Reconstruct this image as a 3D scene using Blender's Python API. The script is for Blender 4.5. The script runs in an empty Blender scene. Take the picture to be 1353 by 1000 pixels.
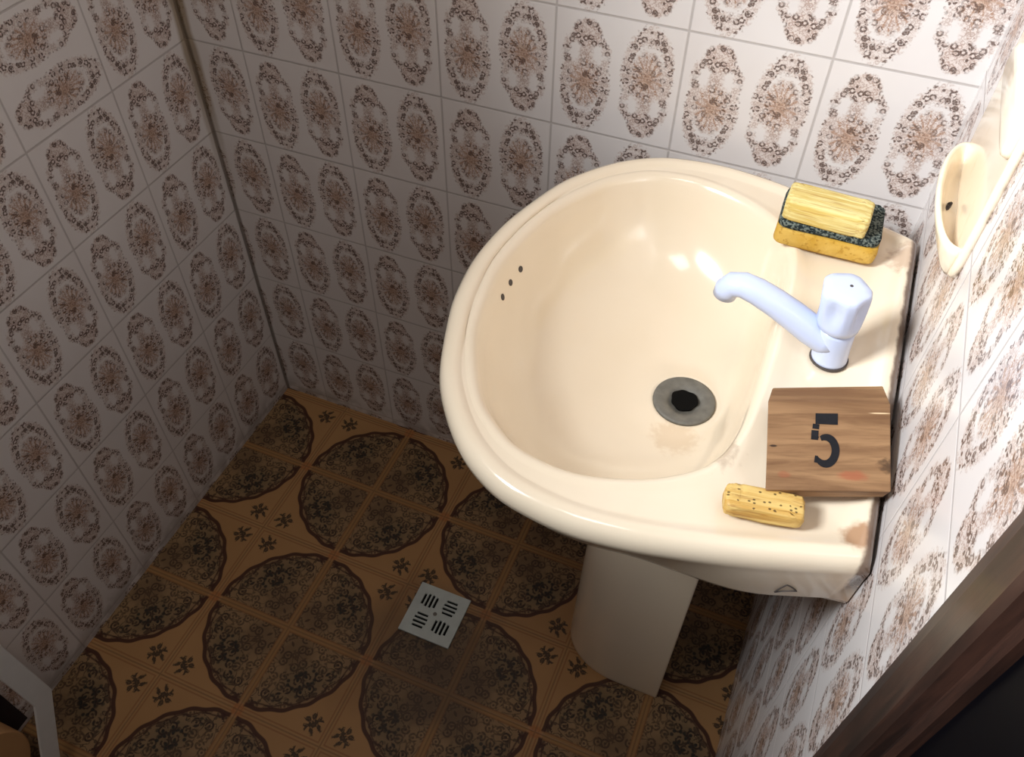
import bpy, bmesh, math, random
from mathutils import Vector, Matrix

S = bpy.context.scene
C = S.collection

# ------------------------------------------------------------------ camera
cam_d = bpy.data.cameras.new('camera')
cam_d.sensor_fit = 'HORIZONTAL'
cam_d.sensor_width = 36.0
cam_d.lens = 36.0 * 1113.65 / 1353.0
cam_d.clip_start = 0.01
cam = bpy.data.objects.new('camera', cam_d)
C.objects.link(cam)
R_, U_, F_ = Vector((.9242, .3819, .0083)), Vector((-.2918, .6920, .6603)), Vector((-.2464, .6126, -.7510))
m = Matrix.Identity(4)
for i in range(3):
    m[i][0], m[i][1], m[i][2] = R_[i], U_[i], -F_[i]
m.translation = Vector((.8466, -.8739, 1.3180))
cam.matrix_world = m
S.camera = cam

# ------------------------------------------------------------------ world, light, exposure
S.view_settings.view_transform = 'Standard'
S.view_settings.look = 'None'
S.view_settings.gamma = 1.0
S.view_settings.use_curve_mapping = False
S.view_settings.exposure = 0.0
w = bpy.data.worlds.new('world')
S.world = w
w.use_nodes = True
w.node_tree.nodes['Background'].inputs[0].default_value = (.75, .86, 1.0, 1)
w.node_tree.nodes['Background'].inputs[1].default_value = 0.3

def area_light(name, loc, target, sx, sy, power, col, spread):
    l = bpy.data.lights.new(name, 'AREA')
    l.shape = 'RECTANGLE'
    l.size, l.size_y = sx, sy
    l.energy = power
    l.color = col
    l.spread = math.radians(spread)
    o = bpy.data.objects.new(name, l)
    C.objects.link(o)
    o.location = loc
    o.rotation_euler = (Vector(target) - Vector(loc)).to_track_quat('-Z', 'Y').to_euler()
    return o
# daylight falling in through the high window in the left wall
area_light('window_daylight', (.03, -1.10, 1.84), (1.0, -.36, 1.13), .36, .36, 5.4, (.90, .95, 1.0), 55)
# unseen fill light added under the ceiling to lift the dark left side
area_light('ceiling_fill', (.62, -1.00, 2.28), (.0, -.36, .85), .45, .45, 3.2, (1.0, .95, .90), 125)

# ------------------------------------------------------------------ shader expression helper
class X:
    """a float or vector socket with arithmetic"""
    def __init__(s, nt, sock): s.nt, s.s = nt, sock
    def _m(s, op, *a):
        n = s.nt.nodes.new('ShaderNodeMath'); n.operation = op
        for i, v in enumerate((s,) + a):
            if isinstance(v, X): s.nt.links.new(v.s, n.inputs[i])
            else: n.inputs[i].default_value = v
        return X(s.nt, n.outputs[0])
    def __add__(s, o): return s._m('ADD', o)
    __radd__ = __add__
    def __sub__(s, o): return s._m('SUBTRACT', o)
    def __rsub__(s, o): return (s * -1.0) + o
    def __mul__(s, o): return s._m('MULTIPLY', o)
    __rmul__ = __mul__
    def __truediv__(s, o): return s._m('DIVIDE', o)
    def abs(s): return s._m('ABSOLUTE')
    def fract(s): return s._m('FRACT')
    def floor(s): return s._m('FLOOR')
    def sqrt(s): return s._m('SQRT')
    def sin(s): return s._m('SINE')
    def max(s, o): return s._m('MAXIMUM', o)
    def min(s, o): return s._m('MINIMUM', o)
    def gt(s, o): return s._m('GREATER_THAN', o)
    def lt(s, o): return s._m('LESS_THAN', o)
    def atan2(s, o): return s._m('ARCTAN2', o)
    def ping(s, o): return s._m('PINGPONG', o)
    def step(s, a, b):
        """smooth 0..1 as s goes a..b (a may exceed b)"""
        n = s.nt.nodes.new('ShaderNodeMapRange'); n.interpolation_type = 'SMOOTHSTEP'
        s.nt.links.new(s.s, n.inputs[0])
        if a < b:
            n.inputs[1].default_value, n.inputs[2].default_value = a, b
            n.inputs[3].default_value, n.inputs[4].default_value = 0, 1
        else:
            n.inputs[1].default_value, n.inputs[2].default_value = b, a
            n.inputs[3].default_value, n.inputs[4].default_value = 1, 0
        return X(s.nt, n.outputs[0])
    def near(s, c, w0, w1):
        """1 where |s-c|<w0 fading to 0 at w1"""
        return (s - c).abs().step(w1, w0)
    def sel(s, a, b):
        """s ? a : b"""
        return (a - b) * s + b if isinstance(a, X) else s * (a - b) + b

class Mat:
    def __init__(s, name):
        s.m = bpy.data.materials.new(name); s.m.use_nodes = True
        s.nt = s.m.node_tree
        s.b = s.nt.nodes['Principled BSDF']
        t = s.nt.nodes.new('ShaderNodeTexCoord')
        s.co = t.outputs['Object']
    def xyz(s, vec=None):
        n = s.nt.nodes.new('ShaderNodeSeparateXYZ'); s.nt.links.new(vec or s.co, n.inputs[0])
        return [X(s.nt, o) for o in n.outputs]
    def vec(s, x, y, z=0.0):
        n = s.nt.nodes.new('ShaderNodeCombineXYZ')
        for i, v in enumerate((x, y, z)):
            if isinstance(v, X): s.nt.links.new(v.s, n.inputs[i])
            else: n.inputs[i].default_value = v
        return n.outputs[0]
    def noise(s, vec=None, scale=5, detail=3, rough=.5, dist=0.0):
        n = s.nt.nodes.new('ShaderNodeTexNoise')
        s.nt.links.new(vec or s.co, n.inputs['Vector'])
        n.inputs['Scale'].default_value = scale; n.inputs['Detail'].default_value = detail
        n.inputs['Roughness'].default_value = rough; n.inputs['Distortion'].default_value = dist
        return X(s.nt, n.outputs[0])
    def voro(s, vec, scale, feat='F1', rnd=1.0):
        n = s.nt.nodes.new('ShaderNodeTexVoronoi'); n.feature = feat; n.voronoi_dimensions = '2D'
        s.nt.links.new(vec, n.inputs['Vector'])
        n.inputs['Scale'].default_value = scale; n.inputs['Randomness'].default_value = rnd
        c = None
        if feat == 'F1':
            sp = s.nt.nodes.new('ShaderNodeSeparateColor'); s.nt.links.new(n.outputs['Color'], sp.inputs[0])
            c = [X(s.nt, o) for o in sp.outputs]
        return X(s.nt, n.outputs['Distance']), c
    def mix(s, f, a, b):
        n = s.nt.nodes.new('ShaderNodeMix'); n.data_type = 'RGBA'
        if isinstance(f, X): s.nt.links.new(f.s, n.inputs[0])
        else: n.inputs[0].default_value = f
        for k, v in ((6, a), (7, b)):
            if isinstance(v, tuple): n.inputs[k].default_value = (*v, 1)
            else: s.nt.links.new(v, n.inputs[k])
        return n.outputs[2]
    def color(s, c):
        if isinstance(c, tuple): s.b.inputs['Base Color'].default_value = (*c, 1)
        else: s.nt.links.new(c, s.b.inputs['Base Color'])
    def rough(s, r, coat=0.0, spec=.5):
        if isinstance(r, X): s.nt.links.new(r.s, s.b.inputs['Roughness'])
        else: s.b.inputs['Roughness'].default_value = r
        s.b.inputs['Coat Weight'].default_value = coat
        s.b.inputs['Coat Roughness'].default_value = .08
        s.b.inputs['Specular IOR Level'].default_value = spec
    def bump(s, h, strength=.3, dist=.002):
        n = s.nt.nodes.new('ShaderNodeBump')
        s.nt.links.new(h.s, n.inputs['Height'])
        n.inputs['Strength'].default_value = strength; n.inputs['Distance'].default_value = dist
        s.nt.links.new(n.outputs[0], s.b.inputs['Normal'])

def srgb(r, g, b):
    f = lambda c: (c / 255 / 12.92) if c / 255 < .04045 else ((c / 255 + .055) / 1.055) ** 2.4
    return (f(r), f(g), f(b))

# ------------------------------------------------------------------ wall tile glaze
TA = .15
def wall_tile(name, axis, origin, z0, h, sign, corner_stain=False, turned=None):
    M = Mat(name)
    x, y, z = M.xyz()
    a = {'x': x, 'y': y}[axis]
    U = (a - origin) * (sign / TA)
    V = (z - z0) / h
    u, v = U.fract(), V.fract()
    iu, iv = U.floor(), V.floor()
    gl = ((u - .5).abs()).max((v - .5).abs())              # 0 centre .. .5 edge
    grout = gl.step(.4875, .4955)
    if turned is not None:                                     # one tile was laid on its side
        t = iu.near(turned[0], .2, .3) * iv.near(turned[1], .2, .3)
        u, v = t.sel(v, u), t.sel(1.0 - u, v)
    half = u.gt(.5)
    u, v = half.sel(1.0 - u, u), half.sel(1.0 - v, v)
    # a motif: small posy at the top, large posy in a beaded horseshoe below
    p = (u - .257) / .200
    q = (.5 - v) / .452
    def ell(cx, cy, rx, ry):
        px, py = (p - cx) / rx, (q - cy) / ry
        return (px * px + py * py).sqrt()
    tv = M.vec(u, v)
    wob = (M.noise(tv, 9, 1) - .5) * .20 + (M.noise(tv, 42, 1) - .5) * .34
    shoe = ell(0, .20, .88, .76) + wob
    beads = shoe.near(.94, .13, .24) * q.step(-.26, -.06)
    e_big = ell(0, .15, .74, .52) + wob
    big = e_big.step(1.02, .70)
    core = ell(0, .15, .40, .27).step(1.1, .25)
    small = (ell(0, -.74, .60, .27) + wob).step(1.05, .8)
    side = (ell(0, -.36, .90, .42) + wob).near(.90, .12, .24) * (1.0 - q.near(-.36, .03, .06) * .7)
    stem = (ell(0, -.36, .34, .24) + wob).step(1.05, .5)
    foot = (ell(0, .80, .50, .14) + wob).step(1.05, .6) * .7
    d1, c1 = M.voro(tv, 18, rnd=.95)
    d2, c2 = M.voro(M.vec(u + .37, v + .11), 29)
    d3, c3 = M.voro(M.vec(u + .73, v + .55), 24)
    fil = M.noise(tv, 34, 2, .6, 1.2).near(.5, .018, .050)          # fine hair-like strokes
    pa = (q - .15).atan2(p * .75)
    rays = ((pa * 13.0 + M.noise(tv, 14, 1) * 5.0).sin()).step(.25, .75) * (ell(0, .15, .70, .50) + wob).step(1.05, .75)
    brk = M.noise(tv, 55, 1).step(.38, .48)
    curl = d1.near(.31, .085, .16) * brk * c1[1].gt(.22)
    dot = d1.step(.24, .14) * c1[0].gt(.72)
    ink = (curl.max(dot)) * (beads.max(side * .9).max(small).max(big * .85 * (1.0 - core * .6)))
    ink2 = (d2.near(.36, .06, .16) * c2[0].gt(.35) * .6).max(fil * .75).max(d3.step(.22, .1) * c3[0].gt(.5) * .8)
    ink2 = ink2 * (big.max(small).max(stem).max(foot).max(beads * .8).max(side * .75))
    ray = rays * M.noise(tv, 48, 1).step(.36, .52) * (.8 - core * .25)
    mot = M.noise(scale=14, detail=2)
    base = M.mix(mot, srgb(220, 212, 208), srgb(231, 226, 223))
    tint = (big * .34).max(small * .34).max(beads * .24).max(side * .22).max(stem * .25)
    c = M.mix(tint, base, srgb(206, 178, 164))
    c = M.mix(core * .45, c, srgb(186, 138, 94))
    c = M.mix(ink2 * .80, c, srgb(142, 102, 80))
    c = M.mix(ray * .75, c, srgb(158, 112, 76))
    c = M.mix(ink * .85, c, srgb(82, 60, 52))
    c = M.mix(grout * .52, c, srgb(150, 140, 134))
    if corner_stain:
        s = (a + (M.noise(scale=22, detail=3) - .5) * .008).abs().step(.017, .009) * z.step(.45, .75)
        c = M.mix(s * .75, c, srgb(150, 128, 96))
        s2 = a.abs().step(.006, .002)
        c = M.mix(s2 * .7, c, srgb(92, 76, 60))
    grime = z.step(.06, .0) * M.noise(scale=30, detail=3).step(.35, .6)
    c = M.mix(grime * .5, c, srgb(120, 104, 92))
    M.color(c)
    M.rough(grout * .4 + .22, .0, .45)
    M.bump(1.0 - grout, .35, .0012)
    return M.m

# ------------------------------------------------------------------ floor tile
def floor_tile():
    M = Mat('floor_tile_glaze')
    x, y, z = M.xyz()
    t = .1454
    U, V = (x + .0072) / t, (y + .1559) / t
    a, b = U.ping(1.0), V.ping(1.0)            # circle centres where both are 0, stars where both are 1
    ang = b.atan2(a)
    r = (a * a + b * b).sqrt()
    rip = ((ang * 22.0).sin()) * .008
    lo, hi = a.min(b), a.max(b)
    tv = M.vec(lo, hi)                          # mirrored about the diagonal
    inside = r.step(.925, .90)
    ring = (r + rip).near(.93, .016, .030) * lo.step(.02, .05)
    ring2 = (r - rip).near(.885, .004, .014) * lo.step(.06, .12)
    # scrolls and flowers inside the circle
    dA, cA = M.voro(tv, 8.5, rnd=.8)
    dB, cB = M.voro(M.vec(lo + .3, hi), 14)
    deE, _ = M.voro(tv, 9, 'DISTANCE_TO_EDGE')
    wv = M.noise(tv, 7, 2, dist=.6)
    vine = wv.near(.5, .012, .035)
    scroll = dA.near(.34, .05, .12) * M.noise(tv, 24, 1).step(.36, .46)
    eye = dA.step(.14, .08)
    border = r.near(.80, .06, .13)
    def blob(cx, cy, rad, f=.35):
        dx, dy = lo - cx, hi - cy
        return (dx * dx + dy * dy).sqrt().step(rad, rad * f)
    posy = blob(.44, .52, .27).max(blob(.30, .74, .13) * .7)
    heart = blob(.20, .25, .24) * .9
    leaf = dB.step(.36, .18)
    spoke = lo.step(.055, .035)
    inkA = ((scroll.max(eye).max(vine * .8)) * (border.max(posy * .9).max(.75))) * (1.0 - spoke)
    inkB = leaf * posy
    # star field: sprigs round the star's heart
    sa, sb = 1.0 - a, 1.0 - b
    slo, shi = sa.min(sb), sa.max(sb)
    sx, sy = slo - .17, shi - .19
    sr = (sx * sx + sy * sy).sqrt()
    sang = sy.atan2(sx)
    sprig = (sr + (M.noise(tv, 13, 2) - .5) * .11).step(.112, .088) * ((sang * 5.0 + M.noise(tv, 9, 1) * 6.0).sin().step(-.35, .05)).max(sr.step(.045, .035)) 
    sprig = sprig * M.noise(tv, 40, 1).step(.30, .45)
    # ribbons along the tile joints
    rib = lo.near(.04, .004, .012).max(slo.near(.035, .004, .012))
    node = ((1.0 - hi) * (1.0 - hi) + lo * lo).sqrt()
    knot = node.step(.085, .05)
    nscroll = (node.near(.15, .012, .028)) * lo.step(.05, .08)
    g1 = ((U.fract() - .5).abs()).max((V.fract() - .5).abs())
    grout = g1.step(.488, .496)
    n1 = M.noise(scale=9, detail=4)
    n2 = M.noise(scale=40, detail=3)
    gnd = M.mix(n1, srgb(160, 118, 74), srgb(184, 142, 94))
    ins = M.mix(n2, srgb(136, 106, 72), srgb(158, 128, 92))
    c = M.mix(inside, gnd, ins)
    c = M.mix(heart * inside * .5, c, srgb(80, 58, 42))
    c = M.mix(posy * inside * .35, c, srgb(70, 66, 50))
    c = M.mix((spoke * inside) * .8, c, srgb(160, 118, 70))
    c = M.mix(rib * .45, c, srgb(120, 66, 36))
    c = M.mix(knot * .6, c, srgb(178, 110, 60))
    c = M.mix(inkA * inside * .92, c, srgb(38, 22, 20))
    c = M.mix(inkB * inside * .9, c, srgb(26, 30, 30))
    c = M.mix(sprig * (1.0 - inside) * .88, c, srgb(36, 30, 26))
    c = M.mix(nscroll * inside * .8, c, srgb(58, 26, 18))
    c = M.mix((ring.max(ring2 * .8)) * .93, c, srgb(58, 24, 18))
    c = M.mix(grout * .55, c, srgb(112, 82, 54))
    # wet grime around the drain and along the back wall
    dx, dy = x - .52, y + .40
    dd = (dx * dx + dy * dy).sqrt() + (M.noise(scale=11, detail=4) - .5) * .16
    c = M.mix(dd.step(.17, .05) * .55, c, srgb(74, 60, 50))
    M.color(c)
    M.rough(n1 * .2 + .34, 0, .4)
    M.bump(1.0 - grout, .3, .001)
    return M.m

# ------------------------------------------------------------------ plain materials
def plain(name, col, rough=.4, coat=0, noise_amt=0, nscale=20, metal=0, spec=.5):
    M = Mat(name)
    if noise_amt:
        n = M.noise(scale=nscale, detail=4)
        d = tuple(max(0, v * (1 - noise_amt)) for v in col)
        M.color(M.mix(n, d, tuple(min(1, v * (1 + noise_amt * .5)) for v in col)))
    else:
        M.color(col)
    M.rough(rough, coat, spec)
    M.b.inputs['Metallic'].default_value = metal
    return M.m

def ceramic(name='cream_ceramic', worn=True):
    M = Mat(name)
    x, y, z = M.xyz()
    n = M.noise(scale=6, detail=3)
    c = M.mix(n, srgb(236, 218, 190), srgb(241, 226, 202))
    def spot(px, py, pz, r, col, amt, c, jag=.010):
        dx, dy, dz = x - px, y - py, z - pz
        d = (dx * dx + dy * dy + dz * dz).sqrt() + (M.noise(scale=130, detail=3) - .5) * jag
        return M.mix(d.step(r, r * .5) * amt, c, col)
    if not worn:
        M.color(M.mix(M.noise(scale=45, detail=4).step(.55, .75) * .25, c, srgb(214, 180, 140))); M.rough(.16, .35, .5)
        return M.m
    c = spot(.966, -.468, .768, .017, srgb(168, 124, 88), .85, c)          # rust chip on the near back corner
    c = spot(.975, -.12, .768, .03, srgb(170, 128, 96), .5, c, .03)
    c = spot(.845, -.425, .755, .026, srgb(150, 120, 92), .45, c, .03)      # brown paints in the shadow at the bowl corner
    c = spot(.878, -.420, .764, .0035, srgb(70, 58, 52), .9, c, .002)
    c = spot(.885, -.421, .764, .003, srgb(90, 78, 70), .8, c, .002)
    c = spot(.806, -.335, .655, .03, srgb(214, 186, 150), .5, c, .03)
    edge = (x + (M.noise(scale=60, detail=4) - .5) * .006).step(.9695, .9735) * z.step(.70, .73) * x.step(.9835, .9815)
    c = M.mix(edge * .92, c, srgb(104, 80, 64))  # brown painted along the back edge as the shaded gap at the wall
    M.color(c)
    M.rough(.16, .35, .5)
    return M.m

def wood_block():
    M = Mat('pine_offcut')
    x, y, z = M.xyz()
    # grain runs along the plank's length
    g = y * .951 - x * .309
    l = x * .951 + y * .309
    n = M.noise(M.vec(l * 2.2, g * 26, z * 26), 3.0, 5, .6, .6)
    n2 = M.noise(M.vec(l * 5, g * 110, z * 110), 3.0, 3, .6)
    band = (g * 420.0 + n * 9.0).sin() * .5 + .5
    c = M.mix(n.step(.3, .7), srgb(118, 86, 58), srgb(160, 124, 88))
    c = M.mix(band * .32, c, srgb(112, 78, 52))
    c = M.mix(n2.step(.5, .75) * .35, c, srgb(96, 66, 44))
    def spot(px, py, rx, ry, col, amt, c, jag=.6):
        dx, dy = (l - (px * .951 + py * .309)) / rx, (g - (py * .951 - px * .309)) / ry
        d = (dx * dx + dy * dy).sqrt() + (M.noise(scale=160, detail=2) - .5) * jag
        return M.mix(d.step(1.0, .4) * amt, c, col)
    c = spot(.950, -.432, .015, .006, srgb(160, 84, 58), .6, c)
    c = spot(.974, -.415, .008, .008, srgb(66, 48, 34), .8, c, 1.6)
    c = spot(.889, -.424, .004, .0015, srgb(40, 28, 22), .9, c)
    c = spot(.902, -.448, .006, .004, srgb(150, 84, 58), .5, c)
    c = spot(.962, -.364, .011, .0009, srgb(226, 200, 160), .9, c, .2)
    M.color(c)
    M.rough(.65, 0, .3)
    M.bump(n2, .25, .0006)
    return M.m

def soap_mat(name, ca, cb, dark, ax, freq, speck):
    M = Mat(name)
    x, y, z = M.xyz()
    lx = x * math.cos(ax) + y * math.sin(ax)
    ly = y * math.cos(ax) - x * math.sin(ax)
    n = M.noise(M.vec(lx * 12, ly * freq, z * freq), 1.0, 4, .6, .4)
    n2 = M.noise(M.vec(lx * 30, ly * freq * 2, z * freq * 2), 1.0, 3, .6)
    c = M.mix(n.step(.36, .64), ca, cb)
    c = M.mix(n2.step(.52, .7) * .55, c, dark)
    d, cc = M.voro(M.vec(lx * 1.0, ly * 1.3), 260)
    if speck:
        c = M.mix(d.step(.36, .2) * cc[0].gt(1 - speck) * .85, c, srgb(60, 40, 18))
    M.color(c)
    M.rough(.55, 0, .4)
    M.bump(n, .5, .0015)
    return M.m

def foam_mat():
    M = Mat('yellow_foam')
    n = M.noise(scale=260, detail=2)
    n2 = M.noise(scale=30, detail=3)
    c = M.mix(n2.step(.35, .65), srgb(188, 144, 48), srgb(206, 168, 84))
    c = M.mix(n.step(.55, .7) * .5, c, srgb(150, 104, 24))
    M.color(c); M.rough(.85, 0, .2); M.bump(n, .6, .001)
    return M.m

def pad_mat():
    M = Mat('scouring_fibre')
    n = M.noise(scale=420, detail=2)
    c = M.mix(n.step(.42, .62), srgb(28, 38, 40), srgb(112, 120, 112))
    M.color(c); M.rough(.9, 0, .2); M.bump(n, .8, .0015)
    return M.m

def dark_wood(name, ca, cb, rough):
    M = Mat(name)
    x, y, z = M.xyz()
    n = M.noise(M.vec(x * 60, y * 60, z * 5), 1.0, 5, .65, .5)
    n2 = M.noise(scale=18, detail=4)
    c = M.mix(n.step(.35, .68), ca, cb)
    c = M.mix(n2.step(.55, .7) * .35, c, srgb(20, 12, 10))
    M.color(c); M.rough(n2 * .2 + rough, .1, .4); M.bump(n, .3, .001)
    return M.m

def drain_mat():
    M = Mat('dull_drain_metal')
    n = M.noise(scale=120, detail=4)
    c = M.mix(n, srgb(84, 82, 76), srgb(134, 130, 120))
    M.color(c); M.rough(.6); M.b.inputs['Metallic'].default_value = .1
    return M.m

M_back = wall_tile('back_wall_tile', 'x', -.3573, .0139, .1463, 1, True)
M_left = wall_tile('left_wall_tile', 'y', -.0035, .0139, .1463, 1, True, turned=(-2, 5))
M_right = wall_tile('right_wall_tile', 'y', -.46, .0600, .1415, -1)
M_floor = floor_tile()
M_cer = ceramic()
M_dish = ceramic('dish_ceramic', False)
M_wood = wood_block()
M_soap = soap_mat('striated_soap', srgb(206, 176, 92), srgb(230, 216, 150), srgb(170, 118, 60), -.03, 260, 0)
M_soap2 = soap_mat('worn_soap', srgb(196, 150, 72), srgb(222, 190, 116), srgb(150, 100, 40), .17, 150, .12)
M_foam = foam_mat()
M_pad = pad_mat()
M_plastic = plain('white_plastic', srgb(200, 210, 236), .25, .1)
M_black = plain('black_hollow', srgb(10, 9, 8), .8, spec=.1)
M_ink = plain('stencil_paint', srgb(30, 30, 34), .7, noise_amt=.5, nscale=200, spec=.2)
M_mark = plain('grey_mark', srgb(70, 62, 58), .6)
M_drain = drain_mat()
M_grate = plain('pale_grate', srgb(196, 204, 200), .4, noise_amt=.18, nscale=60)
M_gratedark = plain('grate_pit', srgb(14, 14, 14), .8, spec=.1)
M_case = dark_wood('brown_varnish', srgb(30, 20, 17), srgb(64, 40, 31), .34)
M_door = plain('black_varnish', srgb(5, 5, 9), .5, noise_amt=.5, nscale=12, spec=.08)
M_paint = plain('off_white_paint', srgb(214, 206, 196), .8, spec=.2)
M_dim = plain('dim_plaster', srgb(226, 220, 212), .85, spec=.1)
M_wmetal = plain('white_enamel', srgb(228, 228, 226), .3, noise_amt=.08, nscale=40)
M_card = plain('tan_card', srgb(190, 146, 100), .8, noise_amt=.12, nscale=25, spec=.2)
M_holder = plain('dark_plastic', srgb(32, 24, 30), .5, spec=.3)
M_silic = plain('old_sealant', srgb(112, 90, 74), .7, noise_amt=.4, nscale=60, spec=.2)

# ------------------------------------------------------------------ mesh helpers
def link_mesh(name, bm, mat, parent=None, smooth=False, subsurf=0, bevel=0):
    me = bpy.data.meshes.new(name)
    bmesh.ops.recalc_face_normals(bm, faces=bm.faces)
    bm.to_mesh(me); bm.free()
    o = bpy.data.objects.new(name, me)
    C.objects.link(o)
    me.materials.append(mat)
    if smooth:
        for p in me.polygons: p.use_smooth = True
    if bevel:
        md = o.modifiers.new('bevel', 'BEVEL'); md.width = bevel; md.segments = 3; md.limit_method = 'ANGLE'
    if subsurf:
        md = o.modifiers.new('subsurf', 'SUBSURF'); md.levels = subsurf; md.render_levels = subsurf
    if parent:
        o.parent = parent
        o.matrix_parent_inverse = Matrix.Translation(-parent.location)
    return o

def structure(o, label=None):
    o['kind'] = 'structure'
    return o

def thing(name, label, cat, loc, group=None):
    o = bpy.data.objects.new(name, None)
    o.empty_display_size = .03
    C.objects.link(o)
    o.location = loc
    o['label'] = label; o['category'] = cat
    if group: o['group'] = group
    return o

def tag(o, label, cat):
    o['label'] = label; o['category'] = cat
    return o

def box(bm, x0, x1, y0, y1, z0, z1):
    v = [bm.verts.new(p) for p in ((x0,y0,z0),(x1,y0,z0),(x1,y1,z0),(x0,y1,z0),(x0,y0,z1),(x1,y0,z1),(x1,y1,z1),(x0,y1,z1))]
    for f in ((0,3,2,1),(4,5,6,7),(0,1,5,4),(1,2,6,5),(2,3,7,6),(3,0,4,7)):
        bm.faces.new([v[i] for i in f])

def rings(bm, loops, cap0=True, cap1=True, close=True):
    vs = [[bm.verts.new(p) for p in L] for L in loops]
    n = len(vs[0])
    for A, B in zip(vs, vs[1:]):
        for i in range(n if close else n - 1):
            j = (i + 1) % n
            bm.faces.new((A[i], A[j], B[j], B[i]))
    if cap0: bm.faces.new(vs[0][::-1])
    if cap1: bm.faces.new(vs[-1])
    return vs

def circ(c, r, n, z=None, ax=None, ay=None, flat=None):
    ax = Vector(ax or (1,0,0)); ay = Vector(ay or (0,1,0)); c = Vector(c)
    return [c + ax * (r * math.cos(2*math.pi*k/n)) + ay * (r * math.sin(2*math.pi*k/n)) for k in range(n)]

def tube(bm, pts, rad, n=10):
    pts = [Vector(p) for p in pts]
    loops = []
    for i, p in enumerate(pts):
        d = (pts[min(i+1, len(pts)-1)] - pts[max(i-1, 0)]).normalized()
        a = d.cross(Vector((0, 1, 0)));
        if a.length < .1: a = d.cross(Vector((1, 0, 0)))
        a.normalize(); b = d.cross(a)
        r = rad[i] if isinstance(rad, (list, tuple)) else rad
        ra, rb = r if isinstance(r, tuple) else (r, r)
        loops.append([p + a * (ra * math.cos(2*math.pi*k/n)) + b * (rb * math.sin(2*math.pi*k/n)) for k in range(n)])
    rings(bm, loops)

def catmull(P, seg=8):
    out = []
    n = len(P)
    for i in range(n):
        p0, p1, p2, p3 = (Vector(P[(i+k-1) % n]) for k in range(4))
        for s in range(seg):
            t = s / seg
            out.append(.5*((2*p1) + (-p0+p2)*t + (2*p0-5*p1+4*p2-p3)*t*t + (-p0+3*p1-3*p2+p3)*t**3))
    return out

def extrude_profile_z(bm, prof, z0, z1):
    rings(bm, [[(x, y, z0) for x, y in prof], [(x, y, z1) for x, y in prof]])

# ------------------------------------------------------------------ the room
W = .982
YF, ZC = -1.75, 2.35           # front wall and ceiling, out of view
JY = -.604                     # the tiles end here against the door casing
def slab(name, mat, *b):
    bm = bmesh.new(); box(bm, *b)
    return structure(link_mesh(name, bm, mat))
slab('floor', M_floor, -.06, W + .06, YF, .06, -.05, 0)
slab('ceiling', M_dim, -.06, W + .06, YF, .06, ZC, ZC + .05)
slab('wall_back', M_back, -.06, W + .06, 0, .06, 0, ZC)
slab('wall_front', M_dim, -.06, W + .06, YF - .06, YF, 0, ZC)
# left wall with the high window opening
bm = bmesh.new()
wy0, wy1, wz0, wz1 = -1.34, -.86, 1.60, 2.08
box(bm, -.06, 0, YF, 0, 0, wz0); box(bm, -.06, 0, YF, 0, wz1, ZC)
box(bm, -.06, 0, YF, wy0, wz0, wz1); box(bm, -.06, 0, wy1, 0, wz0, wz1)
structure(link_mesh('wall_left', bm, M_left))
win = bmesh.new()
for y0, y1, z0, z1 in ((wy0, wy1, wz0, wz0+.03), (wy0, wy1, wz1-.03, wz1), (wy0, wy0+.03, wz0+.03, wz1-.03), (wy1-.03, wy1, wz0+.03, wz1-.03)):
    box(win, -.05, -.015, y0, y1, z0, z1)
structure(link_mesh('window_1', win, M_wmetal))
# right wall: tiled up to the casing, then the doorway with its dark leaf, then wall again
slab('wall_right', M_right, W, W + .06, JY, 0, 0, ZC)
slab('wall_right_front', M_paint, W, W + .06, YF, -1.46, 0, ZC)
slab('wall_right_lintel', M_paint, W, W + .06, -1.46, JY, 2.06, ZC)
prof = [(W + .02, -.604), (W - .002, -.604), (W - .0095, -.616), (W - .0150, -.636), (W - .0175, -.640), (W - .0165, -.6445), (W - .0215, -.648),
        (W - .0225, -.660), (W - .0240, -.673), (W - .0225, -.679), (W - .017, -.681), (W - .0165, -.6845), (W - .0195, -.6865), (W - .0175, -.690), (W + .02, -.690)]
bm = bmesh.new(); extrude_profile_z(bm, prof, 0, 2.06)
structure(link_mesh('trim_1', bm, M_case))
bm = bmesh.new(); box(bm, W - .0135, W + .044, -1.46, -.6905, 0, 2.06)
structure(link_mesh('door_1', bm, M_door))

# ------------------------------------------------------------------ wash basin
CY = -.287
out_half = [(.566, 0), (.570, .048), (.5785, .086), (.600, .148), (.625, .188), (.656, .221), (.692, .243), (.727, .252), (.765, .255), (.806, .251),
            (.845, .243), (.898, .229), (.945, .213), (.972, .2035), (.9785, .199), (.980, .192), (.980, .12), (.980, .05)]
in_half = [(.5945, 0), (.599, .045), (.6115, .100), (.643, .161), (.672, .190), (.701, .2055), (.746, .2105), (.791, .199), (.826, .180), (.850, .156), (.8635, .120), (.868, .06)]
def mirror(h, yc): return [(x, yc + y) for x, y in h] + [(x, yc - y) for x, y in h[:0:-1]]
outl = catmull([(x, y, 0) for x, y in mirror(out_half, CY)], 10)
inl = catmull([(x, y, 0) for x, y in mirror(in_half, CY + .003)], 10)
PC = Vector((.765, CY, 0))
def ray_hit(poly, ang):
    d = Vector((math.cos(ang), math.sin(ang), 0)); best = 0
    n = len(poly)
    for i in range(n):
        a, b = poly[i] - PC, poly[(i+1) % n] - PC
        e = b - a
        den = d.x * e.y - d.y * e.x
        if abs(den) < 1e-12: continue
        t = (a.x * e.y - a.y * e.x) / den
        s = (a.x * d.y - a.y * d.x) / den
        if t > 0 and -1e-6 <= s <= 1 + 1e-6: best = max(best, t)
    return best
NB = 176
corner = math.atan2(.2, .976 - PC.x)
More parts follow.
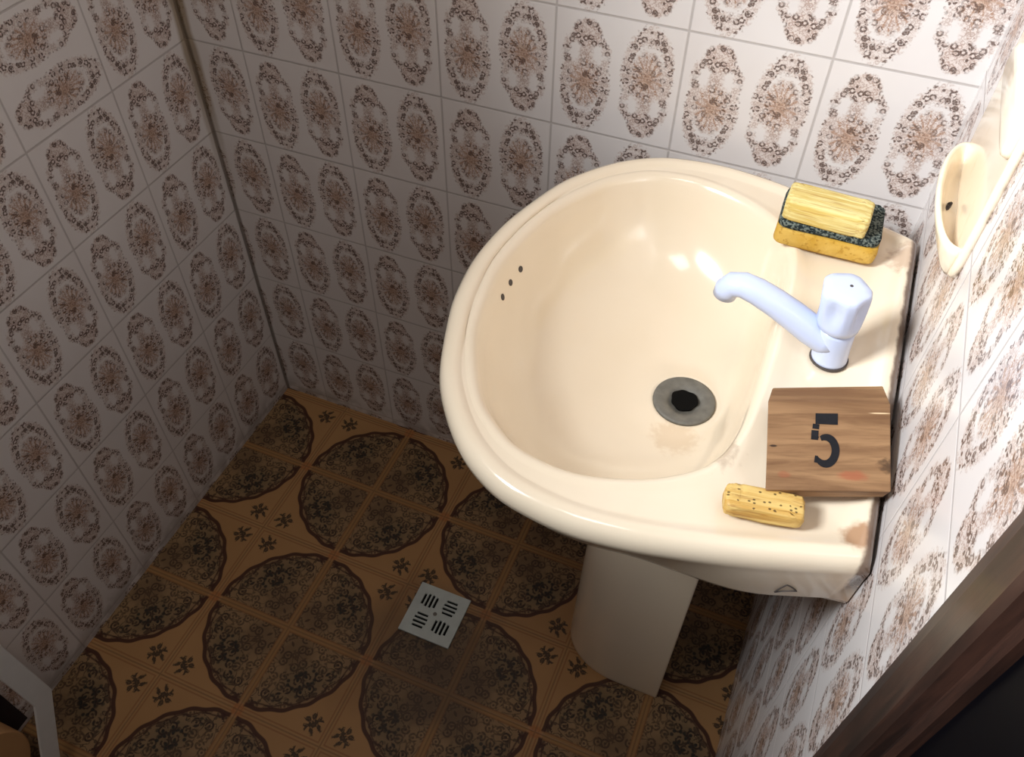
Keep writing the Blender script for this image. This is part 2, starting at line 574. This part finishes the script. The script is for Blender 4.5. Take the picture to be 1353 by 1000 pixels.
angs = sorted([2*math.pi*k/NB for k in range(NB)] + [2*math.pi - corner + d for d in (-.02, .0, .02)] + [corner + d for d in (-.02, 0, .02)])
OR = [ray_hit(outl, a) for a in angs]
IR = [ray_hit(inl, a) for a in angs]
def P(i, r, z): return (PC.x + math.cos(angs[i]) * r, PC.y + math.sin(angs[i]) * r, z)
def sstep(a, b, x):
    t = max(0, min(1, (x - a) / (b - a))); return t*t*(3-2*t)
def xo(i): return PC.x + math.cos(angs[i]) * OR[i]
bk = [sstep(.80, .93, xo(i)) for i in range(len(angs))]
lerp = lambda a, b, t: a + (b - a) * t
L = []
n_ = range(len(angs))
drain = Vector((.803, CY + .002, .645))
def off(i, d, z): return P(i, OR[i] - d, z)
L.append([P(i, .22 * OR[i], .612) for i in n_])
L.append([P(i, .50 * OR[i], .622) for i in n_])
L.append([P(i, OR[i] * lerp(.74, .86, bk[i]), lerp(.655, .668, bk[i])) for i in n_])
L.append([P(i, OR[i] * lerp(.88, .955, bk[i]), lerp(.692, .688, bk[i])) for i in n_])
L.append([P(i, OR[i] * lerp(.945, .972, bk[i]), lerp(.722, .697, bk[i])) for i in n_])
L.append([off(i, lerp(.007, .004, bk[i]), lerp(.738, .735, bk[i])) for i in n_])
L.append([off(i, .0012, .746) for i in n_])
L.append([off(i, 0, .7535) for i in n_])
L.append([off(i, .0016, .761) for i in n_])
L.append([off(i, .0055, .7662) for i in n_])
L.append([off(i, .011, .7685) for i in n_])
L.append([off(i, .0165, .7675) for i in n_])
L.append([off(i, .0205, .7645) for i in n_])
# rim band, wide and slightly sunken where it becomes the tap deck
def band(i, t):
    o, n0 = OR[i] - .0205, IR[i] + .008
    deck = sstep(.04, .09, o - n0)
    dip = -.006 * deck * math.sin(math.pi * t) ** .6
    return P(i, lerp(o, n0, t), lerp(.7642, .7630, t) + dip)
for t in (.12, .25, .5, .75, .9): L.append([band(i, t) for i in n_])
L.append([P(i, IR[i] + .007, .7640) for i in n_])
L.append([P(i, IR[i] + .003, .7638) for i in n_])
L.append([P(i, IR[i] - .0012, .7610) for i in n_])
L.append([P(i, IR[i] - .0045, .7550) for i in n_])
edge = [Vector(P(i, IR[i] - .0045, .755)) for i in n_]
for s, d in ((.03, .13), (.07, .28), (.13, .44), (.21, .585), (.31, .71), (.43, .81), (.56, .885), (.70, .94), (.85, .975), (1.0, .995)):
    ring = []
    for i in n_:
        e = edge[i]
        dr = Vector((e.x - drain.x, e.y - drain.y, 0)).normalized() * .037
        ring.append((lerp(e.x, drain.x + dr.x, s), lerp(e.y, drain.y + dr.y, s), lerp(.755, drain.z, d)))
    L.append(ring)
# round out to the circular waste hole
for r, z in ((.0350, .6465), (.0320, .6445), (.0150, .6430)):
    ring = []
    for i in n_:
        e = Vector((edge[i].x - drain.x, edge[i].y - drain.y, 0)).normalized()
        ring.append((drain.x + e.x * r, drain.y + e.y * r, z))
    L.append(ring)
# the basin's back stands flush against the tiles below its rounded top edge
for k in range(2, 8):
    L[k] = [(.9805 if PC.x + math.cos(angs[i]) * OR[i] > .9765 else x, y, z) for i, (x, y, z) in enumerate(L[k])]
sink = thing('wash_basin', 'cream ceramic wash basin with overflow holes, fixed to the right tiled wall', 'basin', (.80, CY, .612))
bm = bmesh.new(); rings(bm, L)
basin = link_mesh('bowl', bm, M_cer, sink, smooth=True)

# waste
bm = bmesh.new()
def dring(r, z): return [(drain.x + r*math.cos(2*math.pi*k/40), drain.y + r*math.sin(2*math.pi*k/40), z) for k in range(40)]
rings(bm, [dring(.0325, .6450), dring(.0322, .6475), dring(.0300, .6484), dring(.0215, .6470), dring(.0160, .6450), dring(.0152, .6440)], True, True)
wst = link_mesh('drain_flange', bm, M_drain, sink, smooth=True)
wst['label'] = 'dull grey metal drain ring'
bm = bmesh.new()
rnd = random.Random(4)
rings(bm, [[(drain.x + (.0138 + .0007*math.sin(3*a) + .0005*math.sin(7*a+1))*math.cos(a), drain.y + (.0138 + .0007*math.sin(3*a) + .0005*math.sin(7*a+1))*math.sin(a), z)
            for a in [2*math.pi*k/36 for k in range(36)]] for z in (.6460, .6478)])
hole = link_mesh('drain_hole', bm, M_black, sink)
hole['label'] = 'black clogged drain opening'
# overflow holes in the front slope of the bowl
def slope_point(z, y):
    # front wall point of the bowl at height z close to y
    best = None
    for ring_a, ring_b in zip(L[21:], L[22:]):
        for i in n_:
            a, b = Vector(ring_a[i]), Vector(ring_b[i])
            if a.x < .70 and a.z >= z >= b.z and a.z - b.z > 1e-6:
                p = a.lerp(b, (a.z - z) / (a.z - b.z))
                if best is None or abs(p.y - y) < abs(best[0].y - y): best = (p, (a - b).normalized(), i)
    return best
for yy in (-.2557, -.2792, -.3017):
    p, up, i = slope_point(.738, yy)
    side = Vector((-math.sin(angs[i]), math.cos(angs[i]), 0))
    nrm = side.cross(up).normalized()
    if nrm.x < 0: nrm = -nrm
    bm = bmesh.new()
    rings(bm, [circ(p - nrm*.001, .0034, 16, ax=side, ay=up), circ(p + nrm*.0006, .0034, 16, ax=side, ay=up)])
    h = link_mesh('overflow_hole', bm, M_gratedark if yy < -1 else M_mark, sink)
# maker's mark on the near flank
from mathutils.bvhtree import BVHTree
_t = BVHTree.FromPolygons([v.co.copy() for v in basin.data.vertices], [list(p.vertices) for p in basin.data.polygons])
def flank(x, z): return _t.ray_cast(Vector((x, -1, z)) - sink.location * 0, Vector((0, 1, 0)))[0]
bm = bmesh.new()
mk = []
for t in range(25):
    s = t / 24 * 3
    k = int(s) % 3; f = s - int(s)
    T = [(.924, .7035), (.9300, .7185), (.9395, .7075)]
    a, b = T[k], T[(k+1) % 3]
    bulge = .0012 * math.sin(math.pi * f)
    x, z = lerp(a[0], b[0], f), lerp(a[1], b[1], f) + bulge
    p = flank(x, z)
    mk.append((x, p.y - .0002, z))
tube(bm, mk, .0007, 6)
mm = link_mesh('maker_mark', bm, M_mark, sink)
mm['label'] = 'small dark triangular mark'
# pedestal: a horseshoe column, open at the back
def ped_ring(z, k, th):
    cx, cy, a, b = .806, -.258, .094 * k, .069 * k
    outer = [(.876, cy + b, z)]
    inner = [(.876, cy + b - th, z)]
    for j in range(25):
        t = math.pi/2 + math.pi * j / 24
        outer.append((cx + a*math.cos(t), cy + b*math.sin(t), z))
        inner.append((cx + (a-th)*math.cos(t), cy + (b-th)*math.sin(t), z))
    outer.append((.876, cy - b, z)); inner.append((.876, cy - b + th, z))
    return outer + inner[::-1]
bm = bmesh.new()
rings(bm, [ped_ring(z, k, .011) for z, k in ((.0, 1.0), (.012, 1.0), (.10, .975), (.30, .92), (.45, .90), (.55, .90), (.609, .93))])
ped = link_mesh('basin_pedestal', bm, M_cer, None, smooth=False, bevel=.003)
for p in ped.data.polygons: p.use_smooth = True
tag(ped, 'cream ceramic pedestal column standing on the patterned floor beneath the basin', 'pedestal')

# ------------------------------------------------------------------ tap
tap = thing('basin_tap', 'white plastic basin tap with swan spout and fluted knob', 'tap', (.918, CY, .762))
lean = Vector((-.10, .0, 1)).normalized()
tb = Vector((.918, CY + .002, .7605))
bm = bmesh.new()
def tring(h, r, n=32): return [tb + lean*h + Vector((r*math.cos(2*math.pi*k/n), r*math.sin(2*math.pi*k/n), 0)) for k in range(n)]
rings(bm, [tring(h, r) for h, r in ((0, .0158), (.004, .0160), (.007, .0158), (.022, .0160), (.036, .0165), (.040, .0155))])
link_mesh('tap_body', bm, M_plastic, tap, smooth=True)
bm = bmesh.new()
tube(bm, [(.915, CY, .783), (.906, CY, .784), (.893, CY, .7905), (.876, CY, .8000), (.858, CY, .8090), (.841, CY, .8160), (.828, CY, .8190), (.8195, CY, .8165), (.8155, CY, .8105), (.8145, CY, .8030)],
     [(.0120, .0140), (.0130, .0145), (.0135, .0145), (.0130, .0140), (.0122, .0135), (.0114, .0130), (.0108, .0124), (.0112, .0118), (.0112, .0112), (.0106, .0106)], 24)
link_mesh('spout', bm, M_plastic, tap, smooth=True)
# knob with scalloped flats
bm = bmesh.new()
def kring(h, r, scal):
    out = []
    n = 96
    for k in range(n):
        a = 2*math.pi*k/n
        c = max(0, math.cos(2.5 * (((a + .30) % (2*math.pi/5)) - math.pi/5) * 1.0)) 
        rr = r - scal * (max(0, math.cos(((a + 1.2) % (2*math.pi/5) - math.pi/5) * 3.4)) ** 1.2)
        out.append(tb + lean*h + Vector((rr*math.cos(a), rr*math.sin(a), 0)))
    return out
rings(bm, [kring(h, r, s) for h, r, s in ((.0405, .0165, 0), (.042, .0182, 0), (.048, .0192, .0004), (.056, .0200, .0028), (.063, .0206, .0046), (.071, .0211, .0044), (.078, .0213, .0026), (.0818, .0207, .0018), (.0835, .0190, .0012), (.0842, .012, .0005), (.0843, .004, 0))])
link_mesh('knob', bm, M_plastic, tap, smooth=True)
bm = bmesh.new()
kc = tb + lean*.0843
rings(bm, [circ(kc + Vector((.003, .002, -.0005)), .0014, 12), circ(kc + Vector((.003, .002, .0004)), .0014, 12)])
d = link_mesh('screw_hole', bm, M_mark, tap)
bm = bmesh.new()
rings(bm, [circ(tb + Vector((0, 0, -.0002)), .0172, 32), circ(tb + Vector((0, 0, .0018)), .0170, 32), circ(tb + Vector((0, 0, .0020)), .0150, 32)])
g = link_mesh('gasket', bm, M_mark, tap, smooth=False)
g['label'] = 'thin dark gasket'

# ------------------------------------------------------------------ block with the painted 5
bz = .7760
def quad_slab(corners, z_top, th): pass
BL, BR, TR, TL = Vector((.8915, -.4665, .783)), Vector((.9785, -.4370, .790)), Vector((.9685, -.352, .793)), Vector((.8755, -.381, .786))
TR2, TL2 = Vector((.9610, -.3300, .7895)), Vector((.8770, -.3610, .7825))
th = Vector((0, 0, -.013))
blk = thing('wooden_block', 'brown wooden block painted with a black 5, on the basin deck', 'block', ((BL + TR) / 2 + th))
bm = bmesh.new()
top = [bm.verts.new(p) for p in (BL, BR, TR, TL)]
far = [bm.verts.new(p) for p in (TR2, TL2)]
bot = [bm.verts.new(p) for p in (BL + th + Vector((.002, .003, 0)), BR + th + Vector((-.002, .003, 0)), TR2 + th * .8, TL2 + th * .8)]
for f in (top, [top[2], far[0], far[1], top[3]], bot[::-1], [top[0], bot[0], bot[1], top[1]], [top[1], bot[1], bot[2], far[0], top[2]],
          [far[0], bot[2], bot[3], far[1]], [far[1], bot[3], bot[0], top[0], top[3]]):
    bm.faces.new(f)
wb = link_mesh('block_body', bm, M_wood, blk, bevel=.0012)
# stencilled 5 lying on the top face
ux = (BR - BL).normalized(); nz = ux.cross((TL - BL)).normalized(); uy = nz.cross(ux)
def on_top(s, t):
    # bilinear on the top face, s along the near edge, t away from the camera
    a = BL.lerp(BR, s); b = TL.lerp(TR, s)
    return a.lerp(b, t) + nz * .0004
def strip(bm, pts, wid):
    n = len(pts)
    A, B = [], []
    for i, p in enumerate(pts):
        p0, p1 = Vector(pts[max(i-1, 0)]), Vector(pts[min(i+1, n-1)])
        d = (p1 - p0).normalized(); q = Vector((-d.y, d.x)) * (wid[i] if isinstance(wid, list) else wid) / 2
        A.append(Vector(p) + q); B.append(Vector(p) - q)
    va = [bm.verts.new(on_top(*conv(p))) for p in A]; vb = [bm.verts.new(on_top(*conv(p))) for p in B]
    for i in range(n - 1): bm.faces.new((va[i], va[i+1], vb[i+1], vb[i]))
def conv(p):
    # digit space 0..1 x 0..1.9 to block space
    return (.372 + p[0] * .205, .255 + (p[1] / 1.9) * .61)
bm = bmesh.new()
strip(bm, [(.10, 1.70), (.30, 1.70), (.98, 1.70)], [.40, .40, .42])
strip(bm, [(.13, 1.50), (.11, 1.32)], .26)
strip(bm, [(.09, 1.27), (.07, .93)], .28)
arc = [(.50 + .40 * math.cos(a) * 1.0, .56 + .47 * math.sin(a)) for a in [math.radians(d) for d in range(118, -152, -12)]]
strip(bm, [(.04, 1.03), (.14, 1.05), (.22, 1.08)], .16)
strip(bm, arc, [.12 + .19 * math.sin(math.pi * min(1, (k + 1) / (len(arc)))) ** .6 for k in range(len(arc))])
strip(bm, [(.08, .26), (.20, .24)], .24)
dg = link_mesh('painted_number', bm, M_ink, blk)
dg['label'] = 'black stencilled number 5'

# ------------------------------------------------------------------ soaps and sponge
def pebble_box(bm, c, ax, l, wd, h, n=7, pw=4.0, seed=1, jig=.0006):
    """rounded bar: superellipsoid with slight wear"""
    rr = random.Random(seed)
    ca, sa = math.cos(ax), math.sin(ax)
    rows = 14; cols = 40
    def sp(v, e): return math.copysign(abs(v) ** e, v)
    e = 2.0 / pw
    loops = []
    for i in range(1, rows):
        ph = -math.pi/2 + math.pi * i / rows
        ring = []
        for k in range(cols):
            th_ = 2*math.pi*k/cols
            x = sp(math.cos(ph), e) * sp(math.cos(th_), e) * l/2
            y = sp(math.cos(ph), e) * sp(math.sin(th_), e) * wd/2
            z = sp(math.sin(ph), e) * h/2
            x += rr.uniform(-jig, jig); y += rr.uniform(-jig, jig); z += rr.uniform(-jig, jig)
            ring.append((c[0] + ca*x - sa*y, c[1] + sa*x + ca*y, c[2] + z))
        loops.append(ring)
    rings(bm, loops)

bm = bmesh.new()
pebble_box(bm, (.8935, -.4745, .7740), .17, .060, .0235, .0145, pw=7.0, seed=3)
sp1 = link_mesh('soap_piece', bm, M_soap2, None, smooth=True)
tag(sp1, 'small worn yellow soap piece with dark specks, beside the wooden block', 'soap')

spg = thing('sponge', 'yellow kitchen sponge with a dark green scouring side, under the soap block', 'sponge', (.888, -.117, .765))
bm = bmesh.new()
pebble_box(bm, (.8885, -.1150, .7745), .01, .101, .066, .021, pw=9, seed=5, jig=.0005)
link_mesh('foam', bm, M_foam, spg, smooth=True)
bm = bmesh.new()
pebble_box(bm, (.8880, -.1145, .7890), .01, .099, .064, .0095, pw=9, seed=6, jig=.0008)
pd = link_mesh('scouring_pad', bm, M_pad, spg, smooth=True)
pd['label'] = 'dark green scouring pad'
bm = bmesh.new()
pebble_box(bm, (.8815, -.1290, .8050), -.035, .082, .038, .0225, pw=10, seed=7, jig=.0006)
sp2 = link_mesh('soap_bar', bm, M_soap, None, smooth=True)
tag(sp2, 'pale yellow ridged soap bar lying on top of the sponge', 'soap')

# ------------------------------------------------------------------ wall soap dish
DY, DZ = -.203, .946
dish = thing('soap_dish', 'cream ceramic soap dish with a hollow tray, on the right tiled wall above the basin', 'soap dish', (W, DY, DZ))
def rrect(x, hy, hz, cy=DY, cz=DZ, n=64, pw=8.0):
    e = 2/pw
    return [(x, cy + math.copysign(abs(math.cos(a))**e, math.cos(a))*hy, cz + math.copysign(abs(math.sin(a))**e, math.sin(a))*hz) for a in [2*math.pi*(k+.5)/n for k in range(n)]]
bm = bmesh.new()
rings(bm, [rrect(W, .086, .076), rrect(W - .004, .086, .076), rrect(W - .0058, .0845, .0745), rrect(W - .0062, .081, .071)])
link_mesh('back_plate', bm, M_dish, dish, smooth=True)
bm = bmesh.new()
def tray_ring(z, a, b, x0=W - .005):
    return [(x0 - b*math.sin(math.pi*k/40) ** .8 if 0 < k < 40 else x0, DY + a*math.cos(math.pi*k/40), z) for k in range(41)]
prof = [(.871, .070, .008), (.876, .074, .013), (.886, .078, .0185), (.896, .0795, .0225), (.9005, .080, .0235), (.9030, .0785, .0222), (.9032, .0765, .0205), (.9015, .0745, .0188), (.896, .0715, .0165), (.888, .066, .0130), (.8835, .056, .009), (.8825, .035, .004)]
rings(bm, [tray_ring(*p) for p in prof], True, True)
link_mesh('tray', bm, M_dish, dish, smooth=True)
bm = bmesh.new()
lz = .9985
rings(bm, [rrect(W - .004, .0665, .0165, cy=DY - .014, cz=lz - .003, pw=5), rrect(W - .008, .0675, .0165, cy=DY - .014, cz=lz - .003, pw=5), rrect(W - .0115, .066, .0150, cy=DY - .014, cz=lz - .003, pw=5), rrect(W - .0130, .063, .0120, cy=DY - .014, cz=lz - .003, pw=5)])
link_mesh('top_lip', bm, M_dish, dish, smooth=True)
bm = bmesh.new()
pebble_box(bm, (W - .013, DY + .004, .8845), 1.3, .012, .003, .0016, pw=3, seed=9)
cr = link_mesh('soap_stain', bm, M_mark, dish)
cr['label'] = 'dark smear in the dish'

# ------------------------------------------------------------------ floor drain
grt = thing('floor_drain', 'square pale grey floor drain cover with four sets of slots, set in the floor', 'drain', (.497, -.335, 0))
gcx, gcy, gh = .497, -.335, .0455
slots = []
for qx, qy, along in ((-1, 1, 'y'), (1, 1, 'x'), (1, -1, 'y'), (-1, -1, 'x')):
    for k in range(4):
        o = (k - 1.5) * .0072
        ln = .0115 - (.002 if k in (0, 3) else 0)
        cx, cy = gcx + qx * .0185, gcy + qy * .0185
        if along == 'y': slots.append((cx + o - .0020, cx + o + .0020, cy - ln, cy + ln))
        else: slots.append((cx - ln, cx + ln, cy + o - .0020, cy + o + .0017))
bm = bmesh.new(); box(bm, gcx - gh, gcx + gh, gcy - gh, gcy + gh, .0012, .0052)
plate = link_mesh('grate_plate', bm, M_grate, grt)
bm = bmesh.new()
for s in slots: box(bm, *s, -.002, .009)
cut = link_mesh('cutter', bm, M_grate)
md = plate.modifiers.new('slots', 'BOOLEAN'); md.object = cut; md.operation = 'DIFFERENCE'; md.solver = 'EXACT'
bpy.context.view_layer.update()
dg_ = bpy.context.evaluated_depsgraph_get()
me = bpy.data.meshes.new_from_object(plate.evaluated_get(dg_))
plate.modifiers.clear()
plate.data = me
bpy.data.objects.remove(cut)
md = plate.modifiers.new('bevel', 'BEVEL'); md.width = .0006; md.segments = 2; md.limit_method = 'ANGLE'
bm = bmesh.new(); box(bm, gcx - gh + .004, gcx + gh - .004, gcy - gh + .004, gcy + gh - .004, .0002, .0011)
pit = link_mesh('drain_pit', bm, M_gratedark, grt)
pit['label'] = 'black drain pit seen through the slots'
bm = bmesh.new()
rings(bm, [circ((gcx, gcy, .0045), .0035, 16), circ((gcx, gcy, .0060), .0032, 16), circ((gcx, gcy, .0064), .0020, 16)])
sc = link_mesh('screw', bm, M_drain, grt)

# ------------------------------------------------------------------ roll holder on the left wall
HX = .115
hold = thing('roll_holder', 'bent white metal holder with a tan roll, low on the left tiled wall', 'holder', (0, -.76, .10))
def yz_plate(pts, wid, x0, x1):
    """strip of constant width following a polyline in the y-z plane"""
    bm = bmesh.new()
    P_ = [Vector((y, z)) for y, z in pts]
    outp, inp = [], []
    for i, p in enumerate(P_):
        d0 = (P_[i] - P_[i-1]).normalized() if i else (P_[1] - P_[0]).normalized()
        d1 = (P_[i+1] - P_[i]).normalized() if i < len(P_) - 1 else d0
        b = (d0 + d1).normalized(); nn = Vector((-b.y, b.x)); nn *= wid / max(.3, nn.dot(Vector((-d0.y, d0.x))))
        outp.append(p); inp.append(p + nn)
    loop = outp + inp[::-1]
    rings(bm, [[(x, y, z) for y, z in loop] for x in (x0, x1)])
    return bm
frame_pts = [(-.718, .345), (-.7065, .310), (-.7035, .182), (-.7625, .045), (-.80, .0)]
frame_pts = [(-.7075, .350), (-.7070, .308), (-.7040, .182), (-.7610, .048), (-.7740, .018)]
bm = yz_plate(frame_pts, -.0285, HX - .004, HX)
link_mesh('side_plate', bm, M_wmetal, hold, bevel=.0015)
bm = bmesh.new(); box(bm, 0, HX - .004, -.735, -.709, .315, .345)
link_mesh('bracket_arm', bm, M_wmetal, hold, bevel=.0015)
bm = bmesh.new()
rc = (-.845, .135)
rings(bm, [[(x, rc[0] + r*math.cos(2*math.pi*k/56), rc[1] + r*math.sin(2*math.pi*k/56)) for k in range(56)] for x, r in ((.012, .083), (.010, .085), (HX - .022, .085), (HX - .020, .083), (HX - .020, .022), (HX - .05, .021))])
rl = link_mesh('roll', bm, M_card, hold, smooth=False, bevel=0)
rl['label'] = 'tan roll'
bm = bmesh.new()
box(bm, .0, .008, -.90, -.728, .02, .32)
bp_ = link_mesh('back_panel', bm, M_holder, hold)
bp_['label'] = 'dark back panel'
